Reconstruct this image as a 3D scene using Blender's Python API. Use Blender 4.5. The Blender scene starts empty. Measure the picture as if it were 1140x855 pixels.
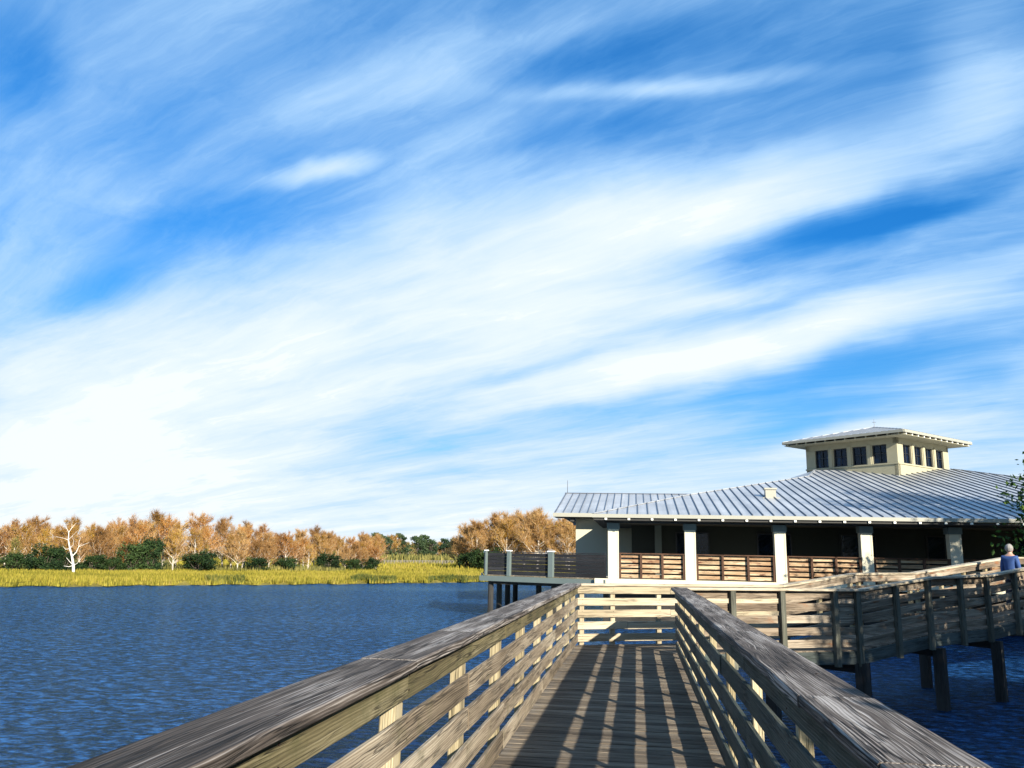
import bpy, math, random
import numpy as np
from mathutils import Vector, Matrix
R = math.radians
scn = bpy.context.scene
COL = scn.collection
rnd = random.Random(7)

vs=scn.view_settings; scn.display_settings.display_device='sRGB'; vs.view_transform='Standard'; vs.look='None'; vs.exposure=1.3; vs.gamma=1
scn.render.engine='CYCLES'; scn.render.resolution_x=1024; scn.render.resolution_y=768

# ------------------------------------------------------------------ helpers
class MB:
    """collects polygons with UVs, then links them as ONE mesh object"""
    def __init__(s): s.v=[]; s.f=[]; s.uv=[]; s.mi=[]
    def face(s, pts, uvs=None, mi=0):
        n=len(s.v); s.v+= [tuple(p) for p in pts]; s.f.append(tuple(range(n,n+len(pts))))
        s.uv += uvs if uvs else [(p[0],p[1]) for p in pts]; s.mi.append(mi)
    def board(s, p0, p1, w, t, up=(0,0,1), seg=.6, wob=.0, ch=.004, mi=0):
        """plank from p0 to p1; w across, t along up; grain runs along u"""
        p0=Vector(p0); p1=Vector(p1); d=(p1-p0); L=d.length
        if L<1e-5: return
        d/=L; side=d.cross(Vector(up)).normalized(); u=side.cross(d).normalized()
        a,b=w/2,t/2; c=min(ch,a*.4,b*.4)
        sec=[(-a+c,-b),(a-c,-b),(a,-b+c),(a,b-c),(a-c,b),(-a+c,b),(-a,b-c),(-a,-b+c)]
        per=[0]
        for i in range(8):
            q=sec[(i+1)%8]; r=sec[i]; per.append(per[-1]+math.hypot(q[0]-r[0],q[1]-r[1]))
        n=max(1,int(L/seg)) if wob else 1
        ru=rnd.uniform(0,60); rv=rnd.uniform(0,60); base=len(s.v)
        for k in range(n+1):
            c0=p0+d*(L*k/n)+side*rnd.uniform(-wob,wob)+u*rnd.uniform(-wob,wob)
            for x,y in sec: s.v.append(tuple(c0+side*x+u*y))
        for k in range(n):
            for i in range(8):
                j=(i+1)%8; A=base+k*8
                s.f.append((A+i,A+j,A+8+j,A+8+i))
                u0=ru+L*k/n; u1=ru+L*(k+1)/n
                s.uv += [(u0,rv+per[i]),(u0,rv+per[i+1]),(u1,rv+per[i+1]),(u1,rv+per[i])]; s.mi.append(mi)
        s.f.append(tuple(base+i for i in reversed(range(8)))); s.uv+=[(ru+sec[i][1]*.3,rv+sec[i][0]) for i in reversed(range(8))]; s.mi.append(mi)
        T=base+n*8; s.f.append(tuple(T+i for i in range(8))); s.uv+=[(ru+sec[i][1]*.3,rv+sec[i][0]) for i in range(8)]; s.mi.append(mi)
    def box(s, a, b, mi=0, ch=.004):
        """axis aligned box between corners, grain along its longest side"""
        a=Vector(a); b=Vector(b); c=(a+b)/2; e=b-a; e=Vector((abs(e.x),abs(e.y),abs(e.z)))
        k=max(range(3), key=lambda i:e[i])
        if k==2: s.board(c-Vector((0,0,e.z/2)), c+Vector((0,0,e.z/2)), e.y, e.x, up=(1,0,0), mi=mi, ch=ch)
        elif k==0: s.board(c-Vector((e.x/2,0,0)), c+Vector((e.x/2,0,0)), e.y, e.z, mi=mi, ch=ch)
        else: s.board(c-Vector((0,e.y/2,0)), c+Vector((0,e.y/2,0)), e.x, e.z, mi=mi, ch=ch)
    def prism(s, top, th, mi=0, drop=(0,0,-1)):
        """polygon extruded by th along drop"""
        top=[Vector(p) for p in top]; bot=[p+Vector(drop)*th for p in top]
        s.face(top,mi=mi); s.face(list(reversed(bot)),mi=mi)
        for i in range(len(top)):
            j=(i+1)%len(top); s.face([top[i],bot[i],bot[j],top[j]],mi=mi)
    def plank(s, q, th, ax):
        """thin deck plank with quad top q; ax = grain direction"""
        ru=rnd.uniform(0,60); rv=rnd.uniform(0,60); ax=Vector(ax).normalized(); ay=Vector((-ax.y,ax.x,0))
        dz=Vector((0,0,rnd.uniform(-.003,.002))); q=[Vector(p)+dz for p in q]
        uv=lambda p:(ru+p.dot(ax), rv+p.dot(ay)+p.z)
        c=sum(q,Vector())/4
        qi=[p+(c-p).normalized()*.006 for p in q]; lo=[p-Vector((0,0,.005)) for p in q]; bt=[p-Vector((0,0,th)) for p in q]
        s.face(qi,[uv(p) for p in qi])
        for i in range(4):
            j=(i+1)%4
            s.face([qi[i],lo[i],lo[j],qi[j]],[uv(p) for p in (qi[i],lo[i],lo[j],qi[j])])
            s.face([lo[i],bt[i],bt[j],lo[j]],[uv(p) for p in (lo[i],bt[i],bt[j],lo[j])])
    def tube(s, pts, rad, n=6, mi=0):
        base=len(s.v); m=len(pts); pts=[Vector(p) for p in pts]
        for k,p in enumerate(pts):
            d=(pts[min(k+1,m-1)]-pts[max(k-1,0)]).normalized()
            x=d.cross(Vector((0.13,.91,.3))).normalized(); y=d.cross(x)
            for i in range(n):
                a=2*math.pi*i/n; s.v.append(tuple(p+(x*math.cos(a)+y*math.sin(a))*rad[k]))
        L=0
        for k in range(m-1):
            l2=L+(pts[k+1]-pts[k]).length
            for i in range(n):
                j=(i+1)%n; A=base+k*n
                s.f.append((A+i,A+j,A+n+j,A+n+i)); s.uv+=[(L,i*.1),(L,i*.1+.1),(l2,i*.1+.1),(l2,i*.1)]; s.mi.append(mi)
            L=l2
        for A,rev in ((base,True),(base+(m-1)*n,False)):
            ids=[A+i for i in range(n)]
            if rev: ids.reverse()
            s.f.append(tuple(ids)); s.uv+=[(0,0)]*n; s.mi.append(mi)
    def build(s, name, mat, parent=None, smooth=False, loc=None):
        me=bpy.data.meshes.new(name)
        off=Vector(loc) if loc is not None else (Vector(parent['_o']) if parent is not None and '_o' in parent else Vector())
        me.from_pydata([(v[0]-off.x,v[1]-off.y,v[2]-off.z) for v in s.v],[],s.f)
        ul=me.uv_layers.new(name='UVMap'); ul.data.foreach_set('uv',np.array(s.uv,dtype=np.float32).ravel())
        mats=mat if isinstance(mat,(list,tuple)) else [mat]
        for m in mats: me.materials.append(m)
        if len(mats)>1: me.polygons.foreach_set('material_index',s.mi)
        if smooth: me.polygons.foreach_set('use_smooth',[True]*len(me.polygons))
        me.update()
        o=bpy.data.objects.new(name,me); COL.objects.link(o)
        if parent is not None:
            o.parent=parent
            o['_o']=tuple(off)
        elif loc is not None: o.location=loc; o['_o']=tuple(off)
        return o

def npmesh(name, verts, nper, mat, parent=None):
    """verts (N*nper,3) -> N separate faces"""
    N=len(verts)//nper; me=bpy.data.meshes.new(name)
    me.vertices.add(len(verts)); me.vertices.foreach_set('co',np.asarray(verts,dtype=np.float32).ravel())
    me.loops.add(len(verts)); me.loops.foreach_set('vertex_index',np.arange(len(verts),dtype=np.int32))
    me.polygons.add(N); me.polygons.foreach_set('loop_start',np.arange(0,len(verts),nper,dtype=np.int32))
    me.polygons.foreach_set('loop_total',np.full(N,nper,dtype=np.int32))
    me.materials.append(mat); me.update(calc_edges=True)
    o=bpy.data.objects.new(name,me); COL.objects.link(o)
    if parent is not None: o.parent=parent
    return o

def tag(o,label=None,cat=None,group=None,kind=None):
    if label: o['label']=label
    if cat: o['category']=cat
    if group: o['group']=group
    if kind: o['kind']=kind
    return o
def thing(name,label,cat,loc=(0,0,0),group=None):
    o=bpy.data.objects.new(name,None); COL.objects.link(o); o.location=loc; o['_o']=tuple(loc); o.empty_display_size=.2
    return tag(o,label,cat,group)
def copy_tree(root):
    r=root.copy(); COL.objects.link(r)
    for ch in root.children:
        c=ch.copy(); COL.objects.link(c); c.parent=r
    return r

# ------------------------------------------------------------------ materials
class NT:
    def __init__(s,name):
        s.m=bpy.data.materials.new(name); s.m.use_nodes=True; s.t=s.m.node_tree; s.b=s.t.nodes['Principled BSDF']; s.out=s.t.nodes['Material Output']
    def n(s,typ,**k):
        x=s.t.nodes.new(typ)
        for a,b in k.items():
            if a.startswith('i_'):
                key=a[2:]; key=int(key) if key.isdigit() else key.replace('_',' ')
                if isinstance(b,bpy.types.NodeSocket): s.t.links.new(b,x.inputs[key])
                else: x.inputs[key].default_value=b
            else: setattr(x,a,b)
        return x
    def link(s,a,b): s.t.links.new(a,b)
    def math(s,op,a,b=0,c=None,clamp=False):
        x=s.t.nodes.new('ShaderNodeMath'); x.operation=op; x.use_clamp=clamp
        for i,v in enumerate((a,b) if c is None else (a,b,c)):
            if isinstance(v,bpy.types.NodeSocket): s.t.links.new(v,x.inputs[i])
            else: x.inputs[i].default_value=v
        return x.outputs[0]
    def mix(s,f,a,b,blend='MIX'):
        x=s.t.nodes.new('ShaderNodeMix'); x.data_type='RGBA'; x.blend_type=blend
        for i,v in ((0,f),(6,a),(7,b)):
            if isinstance(v,bpy.types.NodeSocket): s.t.links.new(v,x.inputs[i])
            else: x.inputs[i].default_value=(*v,1) if isinstance(v,tuple) and len(v)==3 else v
        return x.outputs[2]
    def ramp(s,f,stops,interp='LINEAR'):
        x=s.t.nodes.new('ShaderNodeValToRGB'); x.color_ramp.interpolation=interp; e=x.color_ramp.elements
        while len(e)<len(stops): e.new(.5)
        for i,(p,c) in enumerate(stops):
            e[i].position=p; e[i].color=(*c,1) if isinstance(c,tuple) else (c,c,c,1)
        s.t.links.new(f,x.inputs[0]); return x.outputs[0]
    def noise(s,vec,scale,detail=3,rough=.5,dist=0):
        x=s.n('ShaderNodeTexNoise'); x.inputs['Scale'].default_value=scale; x.inputs['Detail'].default_value=detail
        x.inputs['Roughness'].default_value=rough; x.inputs['Distortion'].default_value=dist
        s.link(vec,x.inputs['Vector']); return x.outputs['Fac']
    def mapping(s,vec,scale=(1,1,1),loc=(0,0,0),rot=(0,0,0)):
        x=s.n('ShaderNodeMapping'); x.inputs['Scale'].default_value=scale; x.inputs['Location'].default_value=loc; x.inputs['Rotation'].default_value=rot
        s.link(vec,x.inputs['Vector']); return x.outputs[0]
    def bump(s,h,strength,dist):
        x=s.n('ShaderNodeBump'); x.inputs['Strength'].default_value=strength; x.inputs['Distance'].default_value=dist
        s.link(h,x.inputs['Height']); s.link(x.outputs[0],s.b.inputs['Normal']); return x

def wood(name, dark, mid, light, ring_amt=.13, moss=None, mossamt=.0, rough=.85, crack=.6, patch=None, patchamt=0., contrast=1., wornamt=.5):
    k=NT(name); uv=k.n('ShaderNodeUVMap').outputs[0]
    low=k.noise(k.mapping(uv,(.9,4,1)),1.,3,.5)                      # slow wander of the grain
    sep=k.n('ShaderNodeSeparateXYZ',i_0=uv)
    knv=k.n('ShaderNodeTexVoronoi'); knv.inputs['Scale'].default_value=1; k.link(k.mapping(uv,(1.1,5.5,1)),knv.inputs['Vector'])
    kd=knv.outputs['Distance']
    knot=k.math('SUBTRACT',1,k.math('MULTIPLY',kd,7,clamp=True))
    knotwide=k.math('POWER',k.math('SUBTRACT',1,k.math('MULTIPLY',kd,1.8,clamp=True)),2)
    v=k.math('ADD',sep.outputs[1],k.math('MULTIPLY',low,.045)); v=k.math('ADD',v,k.math('MULTIPLY',knotwide,.03))
    comb=k.n('ShaderNodeCombineXYZ',i_0=k.math('MULTIPLY',sep.outputs[0],1.),i_1=v).outputs[0]
    g1=k.noise(k.mapping(comb,(.7,85,1)),1.,5,.68)
    g2=k.noise(k.mapping(comb,(1.4,260,1)),1.,3,.6)
    wv=k.n('ShaderNodeTexWave'); wv.wave_type='BANDS'; wv.bands_direction='Y'; wv.inputs['Scale'].default_value=24; wv.inputs['Distortion'].default_value=3.2
    wv.inputs['Detail'].default_value=2; wv.inputs['Detail Scale'].default_value=.6; k.link(k.mapping(comb,(.25,1,1)),wv.inputs['Vector'])
    ring=wv.outputs['Fac']
    val=k.math('ADD',k.math('MULTIPLY',g1,.55*contrast),k.math('ADD',k.math('MULTIPLY',g2,.3*contrast),k.math('MULTIPLY',ring,ring_amt*contrast)))
    val=k.math('SUBTRACT',val,(.42+ring_amt/2)*contrast-.5)
    board=k.noise(k.mapping(uv,(.35,1.4,1)),1.,2,.5)
    worn=k.noise(k.mapping(uv,(1.1,11,1),(5,8,0)),1.,5,.62)
    val=k.math('ADD',val,k.math('ADD',k.math('MULTIPLY',k.math('SUBTRACT',board,.5),.7),k.math('MULTIPLY',k.math('SUBTRACT',worn,.5),wornamt)))
    col=k.ramp(val,[(.22,dark),(.5,mid),(.8,light)])
    if patch:
        pn=k.noise(k.mapping(uv,(1.7,6,1),(9,3,0)),1.,4,.6)
        pf=k.math('MULTIPLY',k.math('SUBTRACT',pn,.62-patchamt,clamp=True),9,clamp=True); col=k.mix(pf,col,patch)
    if moss:
        geo=k.n('ShaderNodeNewGeometry'); mn=k.noise(geo.outputs['Position'],3.2,5,.65)
        mf=k.math('MULTIPLY',k.math('SUBTRACT',mn,.60-mossamt,clamp=True),5,clamp=True); col=k.mix(k.math('MULTIPLY',mf,.75),col,moss)
    cr=k.noise(k.mapping(comb,(1.1,38,1),(3,7,0)),1.,3,.5)
    ca=k.math('ABSOLUTE',k.math('SUBTRACT',cr,.5)); cm=k.math('SUBTRACT',1,k.math('MULTIPLY',ca,28,clamp=True))
    cw=k.noise(k.mapping(uv,(1.2,9,1),(1,5,0)),1.,2,.5); cm=k.math('MULTIPLY',cm,k.math('MULTIPLY',k.math('SUBTRACT',cw,.45,clamp=True),8,clamp=True))
    cr2=k.noise(k.mapping(comb,(.45,13,1),(11,2,0)),1.,4,.55); c2=k.math('SUBTRACT',1,k.math('MULTIPLY',k.math('ABSOLUTE',k.math('SUBTRACT',cr2,.52)),60,clamp=True))
    cw2=k.noise(k.mapping(uv,(.8,5,1),(21,5,0)),1.,2,.5); c2=k.math('MULTIPLY',c2,k.math('MULTIPLY',k.math('SUBTRACT',cw2,.48,clamp=True),10,clamp=True)); cm=k.math('MAXIMUM',cm,c2)
    dk=tuple(c*.25 for c in dark)
    col=k.mix(k.math('MULTIPLY',cm,crack),col,dk)
    knr=k.n('ShaderNodeTexNoise'); kon=k.math('GREATER_THAN',k.n('ShaderNodeSeparateColor',i_0=knv.outputs['Color']).outputs[0],.55)
    col=k.mix(k.math('MULTIPLY',k.math('MULTIPLY',knot,kon),.9),col,tuple(c*.5 for c in dark))
    k.link(col,k.b.inputs['Base Color']); k.b.inputs['Roughness'].default_value=rough; k.b.inputs['Specular IOR Level'].default_value=.25
    h=k.math('SUBTRACT',k.math('ADD',k.math('MULTIPLY',g1,.8),k.math('MULTIPLY',g2,.4)),k.math('MULTIPLY',cm,1.2))
    k.bump(h,.9,.006)
    return k.m

def plain(name,col,rough=.7,metal=0,var=.15,scale=3,spec=.5,bump=0):
    k=NT(name); geo=k.n('ShaderNodeTexCoord').outputs['Object']
    nz=k.noise(geo,scale,5,.6); c=k.mix(nz,tuple(x*(1-var) for x in col),tuple(min(1,x*(1+var)) for x in col))
    k.link(c,k.b.inputs['Base Color']); k.b.inputs['Roughness'].default_value=rough; k.b.inputs['Metallic'].default_value=metal; k.b.inputs['Specular IOR Level'].default_value=spec
    if bump: k.bump(nz,bump,.01)
    return k.m

def leafmat(name,cols,trans=.25,scale=.35):
    """per-leaf colour variation plus slow variation over the crown and from tree to tree"""
    k=NT(name); g=k.n('ShaderNodeNewGeometry'); oi=k.n('ShaderNodeObjectInfo')
    r=g.outputs['Random Per Island']; p=k.noise(g.outputs['Position'],scale,3,.6)
    v=k.math('ADD',k.math('MULTIPLY',r,.45),k.math('MULTIPLY',p,.75)); v=k.math('ADD',v,k.math('MULTIPLY',k.math('SUBTRACT',oi.outputs['Random'],.5),.35)); v=k.math('SUBTRACT',v,.1)
    n=len(cols); col=k.ramp(v,[(.2+.6*i/(n-1),c) for i,c in enumerate(cols)])
    k.link(col,k.b.inputs['Base Color']); k.b.inputs['Roughness'].default_value=.75; k.b.inputs['Specular IOR Level'].default_value=.2
    tr=k.n('ShaderNodeBsdfTranslucent'); k.link(col,tr.inputs[0]); mx=k.n('ShaderNodeMixShader'); mx.inputs[0].default_value=trans
    k.link(k.b.outputs[0],mx.inputs[1]); k.link(tr.outputs[0],mx.inputs[2]); k.link(mx.outputs[0],k.out.inputs[0])
    return k.m

M={}
M['cap']=wood('weathered_cap_wood',(.022,.017,.013),(.10,.08,.066),(.38,.345,.31),ring_amt=.10,crack=1.,contrast=1.9,wornamt=1.0)
M['railL']=wood('weathered_rail_wood',(.045,.033,.02),(.20,.155,.105),(.44,.38,.28),moss=(.085,.08,.035),mossamt=.03,crack=.6,contrast=1.2)
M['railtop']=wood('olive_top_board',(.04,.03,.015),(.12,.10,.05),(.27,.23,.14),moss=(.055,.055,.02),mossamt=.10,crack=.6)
M['railR']=wood('mossy_shaded_rail_wood',(.018,.022,.018),(.055,.063,.05),(.14,.145,.12),moss=(.022,.04,.028),mossamt=.10,crack=.5)  # green moss, plus the shade on this rail darkened into the wood colour
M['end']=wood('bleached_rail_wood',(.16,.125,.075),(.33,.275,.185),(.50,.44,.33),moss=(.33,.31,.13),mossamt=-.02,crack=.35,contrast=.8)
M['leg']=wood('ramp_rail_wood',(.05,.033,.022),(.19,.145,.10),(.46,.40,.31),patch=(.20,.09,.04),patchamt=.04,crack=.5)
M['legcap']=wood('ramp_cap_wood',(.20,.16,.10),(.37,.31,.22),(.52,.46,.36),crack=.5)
M['rim']=wood('rim_joist_wood',(.02,.024,.02),(.055,.065,.06),(.13,.15,.135),moss=(.05,.07,.05),mossamt=.05)
M['deck']=wood('deck_plank_wood',(.035,.026,.018),(.13,.10,.07),(.33,.275,.20),moss=(.08,.07,.04),mossamt=-.02,crack=.7,contrast=1.3)
M['post']=wood('post_wood',(.16,.12,.06),(.31,.255,.15),(.48,.42,.29),crack=.8)
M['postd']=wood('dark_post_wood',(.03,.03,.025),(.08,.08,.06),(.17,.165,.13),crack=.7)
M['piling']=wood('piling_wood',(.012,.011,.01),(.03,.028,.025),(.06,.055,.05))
M['balu']=wood('porch_rail_board',(.13,.05,.025),(.34,.22,.12),(.72,.62,.42),contrast=1.2,patch=(.10,.035,.02),patchamt=.06)  # red-brown boards; the cream tones put sunlit patches into the colour
M['balup']=wood('porch_rail_post',(.03,.015,.01),(.07,.035,.02),(.13,.07,.04))
M['terr']=wood('shaded_terrace_rail_board',(.006,.006,.007),(.014,.014,.016),(.05,.05,.055))  # boards blackened so the shade over the terrace sits in their colour
M['cream']=plain('cream_stucco',(.50,.46,.34),.8,var=.06,scale=6,bump=.1)
M['creamwall']=plain('cupola_stucco',(.31,.285,.19),.8,var=.12,scale=2.5,bump=.15)
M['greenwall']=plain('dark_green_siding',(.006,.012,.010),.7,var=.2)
M['wing']=plain('wing_stucco',(.40,.38,.28),.8,var=.08)
M['grayfascia']=plain('shaded_gray_fascia_paint',(.10,.125,.115),.6,var=.15,scale=1.5)  # gray paint with the terrace shade darkened into it
M['gutter']=plain('gutter_paint',(.27,.26,.21),.45,var=.06)
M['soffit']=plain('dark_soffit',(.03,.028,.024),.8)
M['rafter']=plain('rafter_end_paint',(.8,.78,.68),.6,var=.05)
M['white']=plain('white_paint',(.8,.8,.78),.5,var=.04)
M['winframe']=plain('window_frame_dark',(.015,.017,.02),.4)
M['shirt']=plain('blue_shirt_cloth',(.02,.055,.17),.85,scale=14,var=.3)
M['trouser']=plain('dark_trouser_cloth',(.03,.03,.04),.9,scale=14)
M['skin']=plain('skin',(.42,.24,.17),.55,var=.05)
M['hair']=plain('gray_hair',(.20,.185,.17),.8,scale=60,var=.4,bump=.6)
M['shoe']=plain('shoe_leather',(.03,.025,.02),.6)
M['bark']=plain('pale_bark',(.50,.44,.36),.9,scale=5,var=.35,bump=.5)
M['barkw']=plain('bleached_deadwood',(.60,.57,.51),.8,scale=5,var=.25)
M['barkd']=plain('dark_bark',(.07,.055,.04),.9,scale=5,var=.4,bump=.5)
M['fence']=plain('far_fence_wood',(.17,.15,.12),.8,var=.2)

def glassmat():
    k=NT('dark_window_glass'); k.b.inputs['Base Color'].default_value=(.01,.02,.045,1); k.b.inputs['Roughness'].default_value=.06
    tr=k.n('ShaderNodeBsdfTransparent'); tr.inputs[0].default_value=(.35,.5,.62,1); mx=k.n('ShaderNodeMixShader'); mx.inputs[0].default_value=.6
    k.link(k.b.outputs[0],mx.inputs[1]); k.link(tr.outputs[0],mx.inputs[2]); k.link(mx.outputs[0],k.out.inputs[0]); return k.m
M['glass']=glassmat()
def roofmat():
    k=NT('galvanised_seam_roof'); geo=k.n('ShaderNodeNewGeometry').outputs['Position']
    st=k.noise(k.mapping(geo,(2.2,.12,.12)),1.,4,.6); bl=k.noise(geo,.55,5,.65)
    v=k.math('ADD',k.math('MULTIPLY',st,.5),k.math('MULTIPLY',bl,.5))
    c=k.ramp(v,[(.3,(.26,.27,.285)),(.5,(.41,.42,.43)),(.7,(.55,.56,.565))]); k.link(c,k.b.inputs['Base Color'])
    k.b.inputs['Metallic'].default_value=.35; k.link(k.ramp(v,[(.3,.30),(.7,.5)]),k.b.inputs['Roughness']); k.bump(st,.15,.01); return k.m
M['roof']=roofmat()
M['screw']=plain('rusty_screw',(.03,.018,.012),.6,metal=.4)
M['seam']=plain('shaded_roof_seam_metal',(.10,.115,.14),.5,metal=.2,var=.1)  # same metal as the roof, darkened to draw the shadow along each rib
def watermat():
    k=NT('lake_water'); geo=k.n('ShaderNodeNewGeometry').outputs['Position']
    w=k.mapping(geo,(1,1.5,1),rot=(0,0,R(14)))
    n1=k.noise(w,3.6,3,.6,.5); n2=k.noise(k.mapping(geo,(1,1.7,1),rot=(0,0,R(-8))),10,4,.65,.4); n3=k.noise(w,17,3,.6)
    big=k.noise(k.mapping(geo,(.03,.07,1),rot=(0,0,R(10))),1.,2,.5)
    h=k.math('ADD',k.math('MULTIPLY',n1,.55),k.math('ADD',k.math('MULTIPLY',n2,.34),k.math('MULTIPLY',n3,.045)))
    k.bump(k.math('MULTIPLY',h,k.math('ADD',.1,k.math('MULTIPLY',big,1.8))),1.,.22)
    c=k.ramp(h,[(.42,(.001,.007,.028)),(.50,(.009,.048,.15)),(.58,(.03,.13,.35))])  # trough-to-crest blues put the sky's reflection into the water colour
    df=k.n('ShaderNodeBsdfDiffuse'); k.link(c,df.inputs[0]); gl=k.n('ShaderNodeBsdfGlossy'); gl.inputs[0].default_value=(.52,.80,1.0,1); gl.inputs['Roughness'].default_value=.10
    bn=[x for x in k.t.nodes if x.type=='BUMP'][0]; fr_=k.n('ShaderNodeFresnel'); fr_.inputs[0].default_value=1.45
    for q in (df,gl,fr_): k.link(bn.outputs[0],q.inputs['Normal'])
    mx=k.n('ShaderNodeMixShader'); k.link(fr_.outputs[0],mx.inputs[0]); k.link(df.outputs[0],mx.inputs[1]); k.link(gl.outputs[0],mx.inputs[2]); k.link(mx.outputs[0],k.out.inputs[0]); return k.m
M['water']=watermat()
def groundmat():
    k=NT('marsh_soil'); geo=k.n('ShaderNodeNewGeometry').outputs['Position']
    n=k.noise(k.mapping(geo,(.25,.25,1)),1.,6,.65); n2=k.noise(geo,5,4,.6)
    c=k.ramp(k.math('ADD',k.math('MULTIPLY',n,.6),k.math('MULTIPLY',n2,.4)),[(.35,(.05,.045,.012)),(.5,(.17,.14,.03)),(.65,(.28,.22,.05))])
    k.link(c,k.b.inputs['Base Color']); k.b.inputs['Roughness'].default_value=1; k.b.inputs['Specular IOR Level'].default_value=.1; k.bump(n2,.8,.2); return k.m
M['ground']=groundmat()
M['reed']=leafmat('marsh_reed',[(.09,.09,.012),(.25,.215,.022),(.37,.30,.045),(.33,.22,.07)],.35,.09)
M['reedd']=leafmat('dark_reed',[(.03,.05,.01),(.09,.10,.02),(.2,.16,.04)],.2,.2)
M['rust']=leafmat('rust_needles',[(.10,.04,.012),(.35,.125,.02),(.54,.25,.04)],.3)
M['ochre']=leafmat('ochre_needles',[(.11,.06,.012),(.36,.185,.02),(.54,.35,.05)],.3)
M['tan']=leafmat('bare_tan_twigs',[(.11,.055,.018),(.31,.16,.055),(.48,.31,.13)],.2)
M['olive']=leafmat('olive_foliage',[(.05,.06,.015),(.16,.15,.04),(.34,.28,.08)],.25)
M['dkgreen']=leafmat('dark_evergreen',[(.006,.016,.006),(.016,.038,.010),(.045,.075,.02)],.15)
M['pine']=leafmat('pine_green',[(.012,.03,.015),(.03,.06,.025),(.10,.12,.05)],.15)
M['bright']=leafmat('broadleaf_green',[(.015,.035,.008),(.04,.09,.015),(.12,.18,.03)],.3,.8)

# ------------------------------------------------------------------ camera
cam=bpy.data.cameras.new('camera'); co=bpy.data.objects.new('camera',cam); COL.objects.link(co)
cam.sensor_width=36; cam.lens=920/1140*36; cam.clip_start=.05; cam.clip_end=9000
co.matrix_world=Matrix.Translation((0,0,1.56))@Matrix.Rotation(R(8.6),4,'Z')@Matrix.Rotation(R(90+11.7),4,'X')@Matrix.Rotation(.02,4,'Z')
scn.camera=co

# ------------------------------------------------------------------ light and sky
SUN=Vector((1.43,-2.06,1.0)).normalized()
sl=bpy.data.lights.new('sun','SUN'); so=bpy.data.objects.new('sun',sl); COL.objects.link(so); sl.energy=5; sl.angle=R(.5); sl.color=(1,.93,.80)
so.rotation_mode='QUATERNION'; so.rotation_quaternion=(-SUN).to_track_quat('-Z','Y')
W=bpy.data.worlds.new('World'); scn.world=W; W.use_nodes=True
class WT(NT):
    def __init__(s): s.t=W.node_tree
w=WT(); t=w.t; bg=t.nodes['Background']; bg.inputs[1].default_value=.05
sky=w.n('ShaderNodeTexSky',sky_type='NISHITA'); sky.sun_disc=False; sky.sun_elevation=math.asin(SUN.z); sky.sun_rotation=math.atan2(SUN.x,SUN.y); sky.altitude=0; sky.air_density=1.2; sky.dust_density=.4; sky.ozone_density=3
d=w.n('ShaderNodeTexCoord').outputs['Generated']; sp=w.n('ShaderNodeSeparateXYZ',i_0=d); X,Y,Z=sp.outputs
A_=w.math('ARCTAN2',X,Y); E_=w.math('ARCSINE',Z)
zz=w.math('ADD',w.math('MAXIMUM',Z,0),.12)
plane=w.n('ShaderNodeCombineXYZ',i_0=w.math('DIVIDE',X,zz),i_1=w.math('DIVIDE',Y,zz)).outputs[0]
# rotate so that x runs along the cirrus bands
az=R(-60.3); st=w.mapping(plane,rot=(0,0,-(math.pi/2-az)))
warp=w.n('ShaderNodeTexNoise'); warp.inputs['Scale'].default_value=1.3; warp.inputs['Detail'].default_value=6; w.link(st,warp.inputs['Vector'])
wv=w.n('ShaderNodeVectorMath',operation='MULTIPLY_ADD',i_0=warp.outputs['Color']); wv.inputs[1].default_value=(.9,.24,0); w.link(st,wv.inputs[2]); st2=wv.outputs[0]
f1=w.noise(w.mapping(st2,(.7,2.7,1)),1.,6,.6); f2=w.noise(w.mapping(st2,(2.0,9,1),(4,2,0)),1.,8,.7); f3=w.noise(w.mapping(st2,(1.0,1.9,1),(7,1,0)),1.,7,.62)
streak=w.math('ADD',w.math('MULTIPLY',f1,.5),w.math('ADD',w.math('MULTIPLY',f2,.15),w.math('MULTIPLY',f3,.38)))
f4=w.noise(w.mapping(st2,(1.6,24,1),(2,9,0)),1.,9,.78); f5=w.noise(w.mapping(st2,(1.1,5.5,1),(13,4,0)),1.,6,.62)
ridge=w.math('POWER',w.math('SUBTRACT',1,w.math('MULTIPLY',w.math('ABSOLUTE',w.math('SUBTRACT',f5,.5)),4.5,clamp=True)),3)
AE=w.n('ShaderNodeCombineXYZ',i_0=A_,i_1=E_).outputs[0]
wp2=w.n('ShaderNodeTexNoise'); wp2.inputs['Scale'].default_value=5; wp2.inputs['Detail'].default_value=4; w.link(AE,wp2.inputs['Vector'])
ae=w.n('ShaderNodeVectorMath',operation='MULTIPLY_ADD',i_0=wp2.outputs['Color']); ae.inputs[1].default_value=(.10,.05,0); w.link(AE,ae.inputs[2])
ae2=w.n('ShaderNodeVectorMath',operation='SUBTRACT',i_0=ae.outputs[0]); ae2.inputs[1].default_value=(.05,.025,0); AEw=ae2.outputs[0]
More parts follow.
